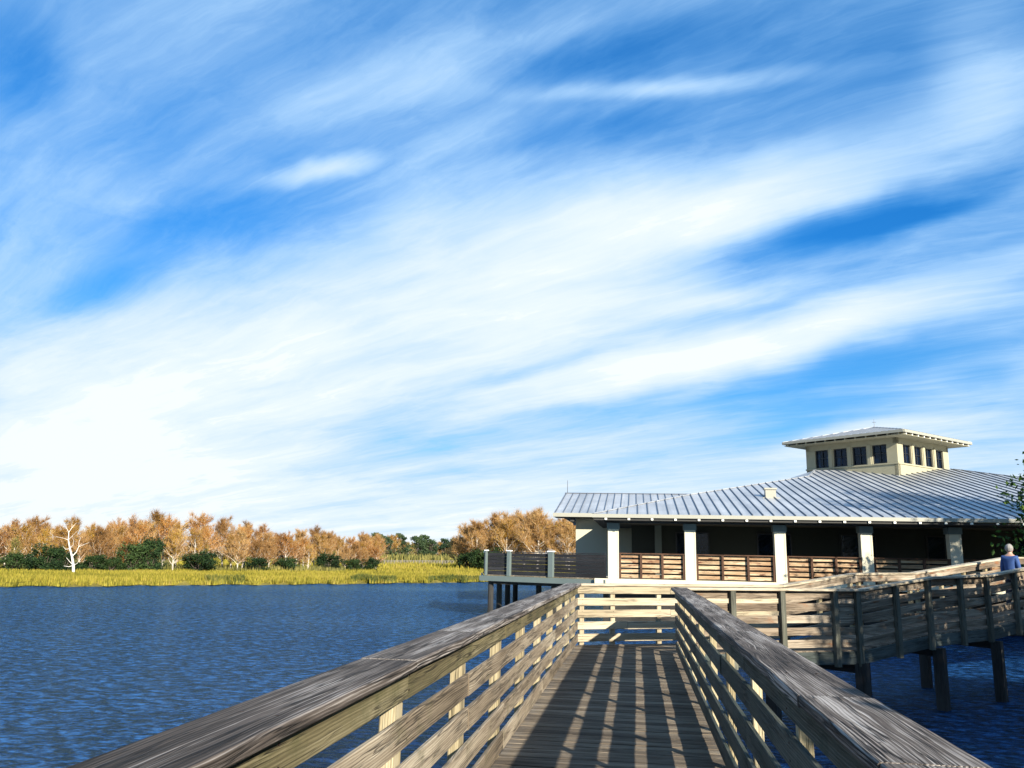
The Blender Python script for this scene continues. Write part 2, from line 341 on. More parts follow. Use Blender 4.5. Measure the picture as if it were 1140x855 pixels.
# cloud banks: (azimuth, elevation, slope, half length, half width, density)
BL=[(-0.137,0.326,0.242,0.384,0.097,0.62),(-0.506,0.19,0.194,0.251,0.1,0.45),(0.161,0.423,0.099,0.323,0.037,0.42),(0.111,0.239,0.191,0.382,0.028,0.62),(0.101,0.305,0.106,0.129,0.012,0.3),(-0.399,0.443,0.293,0.085,0.011,0.42),(-0.298,0.556,0.245,0.277,0.033,0.22),(0.069,0.545,0.003,0.249,0.01,0.28),(0.404,0.507,0.046,0.08,0.051,0.25),(-0.664,0.104,-0.427,0.1,0.084,0.3),(-0.655,0.36,0.631,0.095,0.057,0.12),(-0.04,0.589,0.098,0.226,0.022,-0.3),(0.237,0.374,0.16,0.241,0.02,-0.45),(0.232,0.204,0.149,0.217,0.023,-0.45),(0.196,0.154,0.172,0.129,0.013,-0.28),(-0.741,0.483,-1.01,0.067,0.042,-0.25),(-0.487,0.368,0.329,0.21,0.033,-0.22),(-0.051,0.496,0.122,0.153,0.015,-0.15),(-0.607,0.283,0.343,0.108,0.02,-0.3),(-0.117,0.22,0.274,0.148,0.007,-0.25),(-0.051,0.174,0.15,0.143,0.008,-0.2),(0.313,0.375,0.12,0.142,0.008,-0.2),(0.285,0.14,0.11,0.155,0.015,0.3),(0.383,0.2,0.117,0.059,0.013,-0.2)]
acc=w.ramp(E_,[(0,.95),(.06,.78),(.14,.5),(.3,.33),(.45,.22),(.6,.22),(.8,.3)])
acc=w.math('ADD',acc,0)
for a,e,an,L,wd,wt in BL:
    mp=w.n('ShaderNodeMapping',vector_type='TEXTURE'); mp.inputs['Location'].default_value=(a,e,0); mp.inputs['Rotation'].default_value=(0,0,an); mp.inputs['Scale'].default_value=(L*1.15,wd*1.9,1); w.link(AEw,mp.inputs['Vector'])
    ln=w.n('ShaderNodeVectorMath',operation='LENGTH',i_0=mp.outputs[0]).outputs['Value']
    mr=w.n('ShaderNodeMapRange',interpolation_type='SMOOTHSTEP'); mr.inputs[1].default_value=0; mr.inputs[2].default_value=1; mr.inputs[3].default_value=wt; mr.inputs[4].default_value=0; w.link(ln,mr.inputs[0])
    acc=w.math('ADD',acc,mr.outputs[0])
acc=w.math('ADD',acc,w.math('MULTIPLY',w.math('SUBTRACT',streak,.5),1.35))
acc=w.math('ADD',acc,w.math('ADD',w.math('MULTIPLY',ridge,.06),w.math('MULTIPLY',w.math('SUBTRACT',f4,.5),.12)))
m0=w.math('MULTIPLY',w.math('ADD',acc,.10),.9,clamp=True)
thin=w.ramp(m0,[(.0,0.),(.40,.62),(.62,1.)],'B_SPLINE'); thick=w.ramp(m0,[(.30,0.),(.62,.45),(.95,1.)],'B_SPLINE')
hs=w.n('ShaderNodeHueSaturation'); hs.inputs['Saturation'].default_value=1.5; hs.inputs['Value'].default_value=.95; w.link(sky.outputs[0],hs.inputs['Color'])
tint=w.mix(1.,hs.outputs[0],(.55,1.0,1.45),'MULTIPLY')
sc1=w.mix(thin,tint,(1.15,4.3,8.4)); skyc=w.mix(thick,sc1,(7.7,8.3,8.65))
w.link(skyc,bg.inputs[0])

# ------------------------------------------------------------------ ground and water
SH=[(-180,3),(-150,5),(-120,14),(-95,45),(-75,62),(-60,66),(-44,66),(-39.4,66),(-34.8,66),(-29.7,68.8),(-24.3,71),(-18.5,75.3),(-12.5,82.4),(-10.1,85.7),(0,92),(12,86),(20,74),(24,58),(28,30),(36,20),(45,14),(60,11),(77,8.5),(90,2.6),(110,2.3),(140,2.5),(180,3)]
def shore(a):
    a=(a+180)%360-180; w_=np.interp(a,[s[0] for s in SH],[s[1] for s in SH])
    return w_*(1+.012*math.sin(a*2.3)+.008*math.sin(a*5.1+1))
def build_ground():
    mb_v=[];mb_f=[]; NA=360
    rings=[('a',0),('s',.5),('s',.97),('s',1.0),('p',1.5),('p',6),('p',20),('p',60),('p',160),('p',600),('a',2500),('a',7000)]
    zs=[-3.2,-2.4,-1.45,-1.12,-.9,-.85,-.8,-.8,-.8,-.8,-.8,-.8]
    for (k,r),z in zip(rings,zs):
        for i in range(NA):
            a=i*360/NA; s_=shore(a); rr={'a':r if r>0 else .2,'s':r*s_,'p':s_+r}[k]
            mb_v.append((rr*math.sin(R(a)),rr*math.cos(R(a)),z+ (rnd.uniform(-.04,.04) if z>-1 else 0)))
    for j in range(len(rings)-1):
        for i in range(NA):
            n=(i+1)%NA; mb_f.append((j*NA+i,(j+1)*NA+i,(j+1)*NA+n,j*NA+n))
    mb_f.append(tuple(range(NA)))
    me=bpy.data.meshes.new('ground'); me.from_pydata(mb_v,[],mb_f); me.materials.append(M['ground']); o=bpy.data.objects.new('ground',me); COL.objects.link(o); tag(o,kind='structure')
build_ground()
mb=MB(); mb.face([(-400,-60,-1.15),(400,-60,-1.15),(400,400,-1.15),(-400,400,-1.15)]); tag(mb.build('lake_water',M['water']),kind='structure')

# marsh grass: blades on the meadow
rs=np.random.RandomState(3)
def blades(n,az0,az1,d0,d1,pw,h0,h1,wd):
    a=rs.uniform(az0,az1,n); dd=d0+(d1-d0)*rs.uniform(0,1,n)**pw
    s_=np.array([shore(x) for x in a]); r=s_+dd; x=r*np.sin(np.radians(a)); y=r*np.cos(np.radians(a)); z=np.where(dd<1,-1.1,-.88)
    cl=np.sin(x*.9+np.sin(y*.7)*2)*np.sin(y*.5+1+np.sin(x*.31)*2)
    h=rs.uniform(h0,h1,n)*(1+.3*cl); ang=rs.uniform(0,math.pi,n); ww=wd*rs.uniform(.6,1.4,n)
    dx=np.cos(ang)*ww; dy=np.sin(ang)*ww; lx=rs.normal(0,.12,n)*h; ly=rs.normal(0,.12,n)*h
    V=np.empty((n,3,3)); V[:,0]=np.stack([x-dx,y-dy,z],1); V[:,1]=np.stack([x+dx,y+dy,z],1); V[:,2]=np.stack([x+lx,y+ly,z+h],1)
    return V.reshape(-1,3)
V=np.concatenate([blades(110000,-46,28,-.3,16,1.3,.2,.42,.035),blades(34000,-46,-19,12,25,1.2,.22,.45,.05),blades(40000,-19.5,28,12,60,1.2,.22,.45,.06),blades(30000,-30,10,50,160,1,.4,.8,.12)])
tag(npmesh('marsh_grass',V,3,M['reed']),'yellow green marsh grass covering the far shore','grass',kind='stuff')
def reedpatch(az,w_,n,d1):
    return blades(n,az-w_,az+w_,-.2,d1,1,.3,.5,.05)
V=np.concatenate([reedpatch(-17.6,1.5,2200,2.2),reedpatch(-12.0,2.0,2200,2.0),reedpatch(-27,1.2,900,4),reedpatch(-8,1.5,1500,2)])
tag(npmesh('reed_fringe',V,3,M['reedd']),'dark green reeds fringing the water edge of the meadow','reeds',kind='stuff')

# ------------------------------------------------------------------ boardwalk deck
N=[Vector(p) for p in ((.64,14.71,0),(4.02,16.42,0),(5.64,17.63,.23),(7.25,19.06,.28),(10.35,21.8,.69),(13.4,24.5,.70))]
F=[Vector(p) for p in ((-1.06,15.54,0),(2.88,17.55,0),(4.65,18.93,.25),(6.31,20.52,.27),(9.54,23.39,.69),(12.2,25.75,.70))]
mb=MB(); y=-3.; pw=.139
fd=(F[1]-F[0]).normalized(); F0p=Vector((-.16,16.0,0))
while y<16.:
    y0,y1=y,y+pw; 
    def lim(yy):
        if yy<=N[0].y: return -1.10,.69
        l=-1.10 if yy<15.52 else F[0].x+(yy-F[0].y)*fd.x/fd.y
        r=N[0].x+(yy-N[0].y)*(F0p.x-N[0].x)/(F0p.y-N[0].y); return l,r
    a=lim(y0); b=lim(y1)
    if a[1]-a[0]>.05: mb.plank([(a[0],y0,0),(a[1],y0,0),(max(b[1],b[0]+.01),y1,0),(b[0],y1,0)],.038,(1,0,0))
    y+=pw+.012
tag(mb.build('boardwalk_deck',M['deck']),kind='structure')
mb=MB()
for x in (-.98,-.2,.55): mb.board((x,-3,-.16),(x,15.2,-.16),.06,.22)
for y in (1,4.5,8,11.5,14.6):
    mb.board((-1.2,y,-.34),(.8,y,-.34),.1,.14)
    for x in (-1.05,.62): mb.tube([(x,y,-3.2),(x,y,-.27)],[.1,.1],8)
tag(mb.build('boardwalk_underframe',M['piling']),kind='structure')
mb=MB(); NN=[N[0]]+N[1:]; FF=[F0p]+F[1:]
for i in range(len(NN)-1):
    L=((NN[i+1]-NN[i]).length+(FF[i+1]-FF[i]).length)/2; n=max(1,int(L/.146))
    for k in range(n):
        g=.025
        a0=NN[i].lerp(NN[i+1],(k+g)/n); a1=NN[i].lerp(NN[i+1],(k+1-g)/n); b0=FF[i].lerp(FF[i+1],(k+g)/n); b1=FF[i].lerp(FF[i+1],(k+1-g)/n)
        mb.plank([a0,a1,b1,b0],.038,(b0-a0).normalized())
    for s_ in (.12,.5,.88): mb.board(NN[i].lerp(FF[i],s_)-Vector((0,0,.15)),NN[i+1].lerp(FF[i+1],s_)-Vector((0,0,.15)),.06,.2,mi=0)
tag(mb.build('ramp_deck',M['deck']),kind='structure')

# ------------------------------------------------------------------ railings
ROWS=[(1.035,.895),(.822,.688),(.612,.478),(.402,.268),(.192,.055)]
def rail_run(T,A,B,out,posts,mats,capj,boardj,capw=.27,pw_=.09,plow=-.32,pin=.075,first=True,jit=.003,capov=.06,rim=False,screws=True):
    """A,B deck-level points on the inner face line; out = outward unit vector"""
    A=Vector(A);B=Vector(B);out=Vector(out).normalized(); D=B-A; L=D.length
    P=lambda s,o,z: A+D*(s/L)+out*o+Vector((0,0,z))
    js=[0]+[j for j in capj if 0<j<L]+[L]
    for i in range(len(js)-1):
        mb=MB(); e=rnd.uniform(-.004,.004)
        mb.board(P(js[i]+(.003 if i else 0),capw/2-capov+e,1.0575+rnd.uniform(-.002,.002)),P(js[i+1]-.003*(i<len(js)-2),capw/2-capov+rnd.uniform(-.004,.004),1.0575),capw,.044,up=(0,0,1),wob=.0015,ch=.006,seg=.5)
        if screws:
            for q in posts:
                if js[i]<q<js[i+1]:
                    for oo in (.25,.72): 
                        c=P(q+rnd.uniform(-.02,.02),-capov+capw*oo,1.0812); mb.tube([c-Vector((0,0,.004)),c],[.006,.006],8,mi=1)
        mb.build('handrail',[mats['cap'],M['screw']],T)
    for r,(zt,zb) in enumerate(ROWS):
        off=boardj[r%len(boardj)]; js=[0]+[j for j in off if 0.1<j<L-.1]+[L]
        for i in range(len(js)-1):
            mb=MB(); t_=.028; o_=t_/2+rnd.uniform(-.003,.003); zc=(zt+zb)/2
            mb.board(P(js[i]+(.002 if i else 0),o_,zc+rnd.uniform(-jit,jit)),P(js[i+1]-.002,o_,zc+rnd.uniform(-jit,jit)),t_,zt-zb-(0.003 if r==0 else 0),up=(0,0,1),wob=.0015,ch=.004)
            if screws:
                for q in posts:
                    if js[i]<=q<=js[i+1]:
                        for dz in (-.035,.037):
                            c=P(min(max(q+rnd.uniform(-.012,.012),js[i]+.02),js[i+1]-.02),o_-t_/2-.002,zc+dz+rnd.uniform(-.006,.006)); mb.tube([c+out*.004,c],[.0055,.0055],7,mi=1)
            mb.build('rail_board',[mats.get('top',mats['board']) if r==0 else mats['board'],M['screw']],T)
    for s_ in posts:
        mb=MB(); c=P(s_,.038+pin/2+.002,0); mb.board(c+Vector((0,0,plow)),c+Vector((0,0,1.033)),pin,pw_,up=D.normalized(),ch=.005)
        # w runs along side = d x up; make the wide face follow the rail
        mb.build('post',mats['post'],T)
    if rim:
        mb=MB(); mb.board(P(0,.022,-.13),P(L,.022,-.13),.038,.22,wob=.002); mb.build('rim_joist',mats.get('rim',M['rim']),T)

PY=[-2.0,-.4,1.05,2.5,3.94,5.42,6.88,8.34,9.79,11.2,12.6,14.0,15.3]
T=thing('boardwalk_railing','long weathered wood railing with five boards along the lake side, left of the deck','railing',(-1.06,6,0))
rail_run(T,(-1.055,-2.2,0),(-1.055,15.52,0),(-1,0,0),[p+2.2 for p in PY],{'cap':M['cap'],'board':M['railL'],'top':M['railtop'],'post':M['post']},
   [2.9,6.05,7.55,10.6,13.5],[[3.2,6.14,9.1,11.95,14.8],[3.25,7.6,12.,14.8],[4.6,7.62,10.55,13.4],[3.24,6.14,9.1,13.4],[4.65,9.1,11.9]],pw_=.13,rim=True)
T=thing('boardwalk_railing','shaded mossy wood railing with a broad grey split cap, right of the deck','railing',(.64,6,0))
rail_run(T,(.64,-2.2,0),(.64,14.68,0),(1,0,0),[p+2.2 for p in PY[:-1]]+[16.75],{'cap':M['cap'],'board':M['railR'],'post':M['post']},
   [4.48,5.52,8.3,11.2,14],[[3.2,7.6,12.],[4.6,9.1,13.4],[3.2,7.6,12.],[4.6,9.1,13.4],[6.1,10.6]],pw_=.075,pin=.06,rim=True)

def outw(a,b,sgn):
    d_=(b-a).normalized(); return Vector((d_.y,-d_.x,0))*sgn
def even(L,s,st=.15):
    n=max(1,round((L-2*st)/s)); return [st+(L-2*st)*k/n for k in range(n+1)]
T=thing('ramp_railing','pale sunlit far railing closing the deck end and climbing with the ramp','railing',F[0])
Fs=[F[0]]+F[1:]
for i in range(len(Fs)-1):
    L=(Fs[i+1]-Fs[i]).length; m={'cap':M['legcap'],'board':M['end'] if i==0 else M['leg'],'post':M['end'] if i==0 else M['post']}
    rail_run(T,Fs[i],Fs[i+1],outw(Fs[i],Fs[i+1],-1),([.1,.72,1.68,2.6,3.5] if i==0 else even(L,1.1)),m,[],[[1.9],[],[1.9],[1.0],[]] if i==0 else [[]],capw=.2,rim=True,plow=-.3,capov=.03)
T=thing('ramp_railing','half shaded near ramp railing with dark posts on its outside','railing',N[0])
NPOST=[[1.07,2.08,3.2,3.7],[.95,1.9],[.98,2.0],[1.0,2.0,3.1,4.0],[1.,2.,3.,3.9]]
for i in range(len(N)-1):
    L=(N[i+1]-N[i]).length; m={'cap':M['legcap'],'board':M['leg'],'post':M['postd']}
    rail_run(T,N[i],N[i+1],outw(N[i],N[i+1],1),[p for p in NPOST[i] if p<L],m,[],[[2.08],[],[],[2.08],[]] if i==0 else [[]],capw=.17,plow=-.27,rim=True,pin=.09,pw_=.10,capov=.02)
# pilings under the ramp
names=['left end of the ramp bend','middle of the ramp','right of the middle post','right edge under the ramp']
for p,lb in ((Vector((4.0,16.35,-.1)),'dark square piling in the water where the walkway bends into the ramp'),(Vector((5.72,17.55,.1)),'square piling in the water under the ramp, between the bend and the landing'),(Vector((7.3,18.95,.15)),'square piling in the water under the right half of the ramp'),(Vector((8.9,20.4,.3)),'square piling nearest the right edge, under the upper ramp'),(Vector((2.3,15.45,-.1)),'square piling under the level walkway left of the bend'),
    (Vector((4.7,19.05,.1)),'rear piling under the far railing at the start of the landing'),(Vector((6.4,20.6,.1)),'rear piling under the far railing at the end of the landing')):
    mb=MB(); q=p+Vector((0,0,0)); mb.board((q.x,q.y,-3),(q.x,q.y,q.z-.12),.19,.19,up=(.8,-.6,0)); T=mb.build('piling',M['piling'],None,loc=(q.x,q.y,-3)); tag(T,lb,'piling','pilings under the ramp')
# cross beams between the pilings, part of the ramp structure
mb=MB()
for a,b in ((N[1],F[1]),(N[2],F[2]),(N[3],F[3]),(N[4],F[4])): mb.board(a-Vector((0,0,.33)),b-Vector((0,0,.33)),.1,.16)
tag(mb.build('ramp_crossbeams',M['piling']),kind='structure')

# ------------------------------------------------------------------ the building
FL=.70; SL=.2156; EY=34.2; EZ=3.28
B=thing('nature_center','low wide lakeside building with pale metal hip roof, deep porch and square cupola','building',(14,44,-1.15))
zf=lambda y:EZ+SL*(y-EY)
HL=[(-1.73,34.2),(2.4,39.75),(9.43,47.4),(10.4,50.4),(14.3,51.3),(18.3,51.2),(20.3,47.3),(31,36.2),(32.6,34.2)]
mb=MB(); top=[(x,y,zf(y)) for x,y in HL]
mb.prism(top,.10,0)
BL_=(-1.73,66,EZ); BR_=(32.6,66,EZ); AP=(14.3,51.3,zf(51.3))
for i in range(4): mb.prism([top[i],top[i+1],BL_],.1)
for i in range(4,8): mb.prism([top[i],top[i+1],BR_],.1)
mb.prism([BL_,AP,BR_],.1)
xs=-1.55
def hipy(x):
    for (x0,y0),(x1,y1) in zip(HL[:-1],HL[1:]):
        if x0<=x<=x1: return y0+(y1-y0)*(x-x0)/(x1-x0)
while xs<32.4:
    y1=hipy(xs); 
    if y1-34.25>.3: mb.board((xs,34.2,EZ+.02),(xs,y1,zf(y1)+.02),.032,.05,mi=1,ch=.002)
    xs+=.41
# hip ridge cap
for a,b in zip(top[:3],top[1:4]): mb.board(Vector(a)+Vector((0,0,.02)),Vector(b)+Vector((0,0,.02)),.14,.03,mi=0)
for a,b in zip(top[5:8],top[6:9]): mb.board(Vector(a)+Vector((0,0,.02)),Vector(b)+Vector((0,0,.02)),.14,.03,mi=0)
RF=mb.build('roof',[M['roof'],M['seam']],B)
mb=MB(); mb.box((5.87,39.2,4.3),(6.33,39.6,4.72)); mb.box((5.82,39.15,4.722),(6.38,39.65,4.80)); mb.box((5.72,39.0,4.29),(6.48,39.8,4.35)); mb.build('roof_vent',M['gutter'],RF)
mb=MB(); mb.box((-1.75,34.10,EZ-.15),(32.6,34.195,EZ-.005)); mb.build('gutter',M['gutter'],B)
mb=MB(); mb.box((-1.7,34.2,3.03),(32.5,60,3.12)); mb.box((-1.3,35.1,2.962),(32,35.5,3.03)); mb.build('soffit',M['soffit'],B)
x=-1.2
while x<31:
    mb=MB(); mb.box((x-.045,34.13,3.045),(x+.045,34.9,3.125)); o=mb.build('rafter_tail',M['rafter'],B); x+=.925
# porch floor, fascia, dark sheet for the shade below
mb=MB(); mb.box((-1.7,35.0,.46),(32,60,FL)); mb.build('porch_floor',M['cream'],B)
mb=MB(); mb.box((-1.4,36.2,-3),(32,36.3,.46)); mb.build('under_porch_shade_sheet',M['piling'],B)  # added dark sheet standing in for the shade below the floor
# columns
CX=[-.93,2.19,5.74,9.05,12.36,15.7,19.0,22.3]
for cx in CX:
    mb=MB(); mb.box((cx-.215,35.06,FL),(cx+.215,35.49,2.70),ch=.012)
    c=mb.build('column',M['cream'],B)
    mb=MB(); mb.box((cx-.26,35.01,2.70),(cx+.26,35.54,2.96),ch=.01); mb.build('capital',M['grayfascia'],c)  # dark colour repeats the eave shadow on the column head
    mb=MB(); 
    for dx in (-.19,.19): mb.box((cx+dx-.03,35.045,FL+.01),(cx+dx+.03,35.075,2.69))
    mb.build('column_trim',M['cream'],c)
# porch railings between columns
for a,b in zip(CX[:-1],CX[1:]):
    x0,x1=a+.215,b-.215; n=3
    mb=MB()
    for k in range(n+1):
        xp=x0+.05+(x1-x0-.1)*k/n; mb.box((xp-.045,35.08,FL),(xp+.045,35.19,1.70),mi=1)
    mb.box((x0,35.06,1.70),(x1,35.28,1.745),mi=1)
    for k in range(n):
        xa=x0+.05+(x1-x0-.1)*k/n+.03; xb=x0+.05+(x1-x0-.1)*(k+1)/n-.03
        for r in range(5):
            z=FL+.12+r*.20; mb.board((xa-.02,35.212,z),(xb+.02,35.212,z),.035,.135)
    mb.build('porch_railing',[M['balu'],M['balup']],B)
# porch back wall with windows and inner columns
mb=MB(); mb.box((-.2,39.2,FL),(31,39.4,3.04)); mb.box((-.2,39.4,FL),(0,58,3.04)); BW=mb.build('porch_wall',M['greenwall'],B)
for k in range(7):
    x=1.8+k*3.6; mb=MB(); mb.box((x,39.14,1.2),(x+1.5,39.2,2.75)); wf=mb.build('porch_window',M['winframe'],B)
    mb=MB(); mb.box((x+.06,39.125,1.26),(x+.72,39.14,2.69)); mb.box((x+.78,39.125,1.26),(x+1.44,39.14,2.69)); mb.build('pane',M['glass'],wf)
mb=MB(); mb.box((.85,38.7,FL),(1.15,38.95,3.03)); mb.build('inner_column',M['grayfascia'],B)
# left wing
WY=43.5
mb=MB(); mb.box((-3.08,WY,FL-.2),(3,WY+.2,3.68)); mb.box((-3.08,WY+.2,FL-.2),(-2.88,55.5,3.68)); mb.build('wing_wall',M['wing'],B)
mb=MB(); ws=lambda y:3.72+SL*(y-42.4)
mb.prism([(-4.15,42.4,3.72),(4.5,42.4,3.72),(4.5,49.4,ws(49.4)),(-4.15,49.4,ws(49.4))],.12)
mb.prism([(-4.15,49.4,ws(49.4)),(4.5,49.4,ws(49.4)),(4.5,56.4,3.72),(-4.15,56.4,3.72)],.12)
mb.face([(-3.9,43,3.6),(-3.9,55.8,3.6),(-3.9,49.4,ws(49.4)-.12)],mi=0)
x=-4.05
while x<4.3: mb.board((x,42.4,3.745),(x,49.4,ws(49.4)+.022),.032,.05,mi=1,ch=.002); x+=.41
mb.board((-4.15,49.4,ws(49.4)+.015),(4.5,49.4,ws(49.4)+.015),.2,.04,mi=1)
wr=mb.build('wing_roof',[M['roof'],M['seam']],B)
mb=MB(); mb.box((-4.17,42.30,3.52),(-1.0,42.395,3.71)); mb.build('wing_gutter',M['gutter'],B)
mb=MB(); mb.box((-4.1,42.4,3.5),(4.,WY,3.56)); mb.box((-3.3,42.6,3.3),(-3.1,43.5,3.5)); mb.build('wing_soffit',M['soffit'],B)
mb=MB(); mb.tube([(-4.0,49.4,5.2),(-4.0,49.4,6.0)],[.02,.012],5); mb.build('finial',M['winframe'],wr)
# cupola: square, turned 45 degrees
C0=Vector((14.3,52.0,0)); ha=4.05
cor=[C0+Vector(v)*ha for v in ((-1,0,0),(0,-1,0),(1,0,0),(0,1,0))]
cw=MB(); winspec=[]
for i in range(4):
    a=cor[i]; b=cor[(i+1)%4]; d_=(b-a).normalized(); L=(b-a).length; out=Vector((d_.y,-d_.x,0)); 
    up=Vector((0,0,1)); th=.22
    def seg(s0,s1,z0,z1,off=0,t_=th):
        p=a+d_*s0-out*(t_/2-off); q=a+d_*s1-out*(t_/2-off); zc=(z0+z1)/2
        cw.board(p+up*zc,q+up*zc,t_,z1-z0,ch=.004)
    seg(0,L,5.7,6.98); seg(0,L,8.05,8.52)
    ww=.86; edge=.62; n=4; gap=(L-2*edge-n*ww)/(n-1); s_=edge; seg(0.004,edge,6.984,8.046,-.003); 
    for k in range(n):
        winspec.append((a+d_*(s_+ww/2)-out*.12,d_,out,ww)); e=s_+ww
        nx=e+gap if k<n-1 else L-.004
        seg(e,nx,6.984,8.046,-.003); 
        if k<n-1: cw.board(a+d_*(e+gap/2)+out*.02+up*6.94,a+d_*(e+gap/2)+out*.02+up*8.1,gap*.6,.05,up=out,ch=.01)
        s_=nx
    seg(-.03,L+.03,6.90,6.98,.05,.12)
cwo=cw.build('cupola_wall',M['creamwall'],B)
for p,d_,out,ww in winspec:
    mb=MB(); up=Vector((0,0,1)); f=.05
    for s_ in (-1,1): mb.board(p+d_*(s_*(ww/2-f/2))+up*6.985,p+d_*(s_*(ww/2-f/2))+up*8.045,f,.08,up=out)
    for z in (7.01,8.02): mb.board(p-d_*(ww/2-f)+up*z,p+d_*(ww/2-f)+up*z,.08,f)
    mb.board(p+up*7.035,p+up*7.995,.03,.05,up=out); mb.board(p-d_*(ww/2-f)+up*7.55,p+d_*(ww/2-f)+up*7.55,.05,.03)
    wf=mb.build('cupola_window',M['winframe'],B)
    mb=MB(); q=p-out*.0; mb.board(q+up*7.035-out*.045,q+up*7.995-out*.045,ww-.1,.01,up=out); mb.build('pane',M['glass'],wf)
# cupola roof
hb=5.38; ez=8.62; az_=9.55; ce=[C0+Vector(v)*hb+Vector((0,0,ez)) for v in ((-1,0,0),(0,-1,0),(1,0,0),(0,1,0))]; ap=C0+Vector((0,0,az_))
mb=MB()
for i in range(4):
    a=ce[i]; b=ce[(i+1)%4]; mb.prism([a,b,ap],.08)
    d_=(b-a); L=d_.length; n=18; nin=Vector((-d_.y,d_.x,0)).normalized()
    for k in range(1,n):
        s_=k/n; p=a+d_*s_; run=min(s_,1-s_)*L; q=p+nin*run; q.z=ez+(az_-ez)*run/(L/2)
        mb.board(p+Vector((0,0,.015)),q+Vector((0,0,.015)),.03,.04,mi=1,ch=.002)
for i in range(4): mb.board(ce[i]+Vector((0,0,.01)),ap+Vector((0,0,.01)),.12,.03)
cr=mb.build('cupola_roof',[M['roof'],M['seam']],B)
mb=MB()
for i in range(4):
    a=ce[i];b=ce[(i+1)%4]; d_=(b-a).normalized(); out=Vector((d_.y,-d_.x,0)); mb.board(a+out*.03-Vector((0,0,.07)),b+out*.03-Vector((0,0,.07)),.05,.15)
mb.build('cupola_gutter',M['gutter'],B)
mb=MB(); mb.prism([c-Vector((0,0,.10)) for c in [C0+(c-C0)*.985 for c in ce]],.02); mb.build('cupola_soffit',M['creamwall'],B)
for i in range(4):
    a=ce[i];b=ce[(i+1)%4]; d_=(b-a).normalized(); out=Vector((d_.y,-d_.x,0)); L=(b-a).length
    for k in range(12):
        p=a+d_*(L*(k+.5)/12)-Vector((0,0,.19)); mb=MB(); mb.board(p-out*.02,p-out*(min(1.0,.9)),.07,.11); mb.build('cupola_rafter_tail',M['rafter'] if i==1 else M['creamwall'],B)  # paler tails on the sunward face only, sunlight put into their colour
mb=MB(); mb.tube([ap,ap+Vector((0,0,.5))],[.015,.008],5); mb.tube([ap+Vector((-.12,0,.3)),ap+Vector((.12,0,.3))],[.01,.01],5); mb.build('weather_vane',M['winframe'],cr)

# ------------------------------------------------------------------ terrace
A1=Vector((-1.25,35.05,FL)); B1=Vector((-6.72,37.5,FL)); C1=Vector((-7.9,43.4,FL)); D1=Vector((-2.9,43.4,FL)); E1=Vector((-1.25,37,FL))
T=thing('terrace','grey waterside terrace on dark pilings projecting left from the porch','terrace',(-4,40,FL))
mb=MB(); mb.prism([A1,E1,D1,C1,B1],.05); mb.build('terrace_floor',M['deck'],T)
mb=MB()
for a,b in ((B1,A1),(C1,B1)):
    d_=(b-a).normalized(); o_=Vector((d_.y,-d_.x,0)); mb.board(a+o_*.06-d_*.25-Vector((0,0,.17)),b+o_*.06+d_*.02-Vector((0,0,.17)),.05,.23)
mb.build('fascia',M['grayfascia'],T)
TR=thing('terrace_railing','shade-darkened board railing with white capped grey posts around the terrace','railing',(-4,37,FL))
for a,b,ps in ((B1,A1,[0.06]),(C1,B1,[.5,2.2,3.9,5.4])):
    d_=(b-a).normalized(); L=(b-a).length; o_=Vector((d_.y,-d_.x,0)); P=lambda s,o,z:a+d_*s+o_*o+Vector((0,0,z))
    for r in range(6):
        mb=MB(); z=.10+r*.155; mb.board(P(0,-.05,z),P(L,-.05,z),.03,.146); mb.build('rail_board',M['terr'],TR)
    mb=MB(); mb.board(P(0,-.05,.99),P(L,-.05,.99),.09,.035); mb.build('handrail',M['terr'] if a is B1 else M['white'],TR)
d_=(A1-B1).normalized(); o_=Vector((d_.y,-d_.x,0))
for s_,w_ in ((.06,.08),(1.28,.17),(3.42,.24)):
    c=B1+d_*s_+o_*.02; mb=MB(); mb.board(c+Vector((0,0,-.04)),c+Vector((0,0,1.03)),w_,.14,up=o_,ch=.006)
    p=mb.build('post',M['grayfascia'],TR); mb=MB(); mb.board(c+Vector((0,0,1.032)),c+Vector((0,0,1.075)),w_+.05,.19,up=o_); mb.build('post_cap',M['white'],p)
for i,(x,y,lb) in enumerate([(-6.47,37.65,'dark piling under the outer corner of the terrace'),(-6.35,39.3,'second dark piling in from the outer corner of the terrace'),(-6.2,40.9,'third dark piling in from the outer corner of the terrace'),(-6.12,43.0,'fourth dark piling in from the outer corner of the terrace'),(-4.4,38.5,'dark piling under the middle of the terrace'),(-3.55,36.9,'dark piling of the terrace nearest the near railing')]):
    mb=MB(); mb.tube([(x,y,-3),(x,y,FL-.2)],[.14,.13],10); tag(mb.build('piling',M['piling'],None,loc=(x,y,-3)),lb,'piling','pilings under the terrace')
mb=MB(); mb.board((-6.5,37.8,.36),(-6.2,43.1,.36),.15,.2); mb.board((-6.4,37.9,.37),(-2,36.2,.37),.12,.2); mb.build('floor_beam',M['piling'],T)

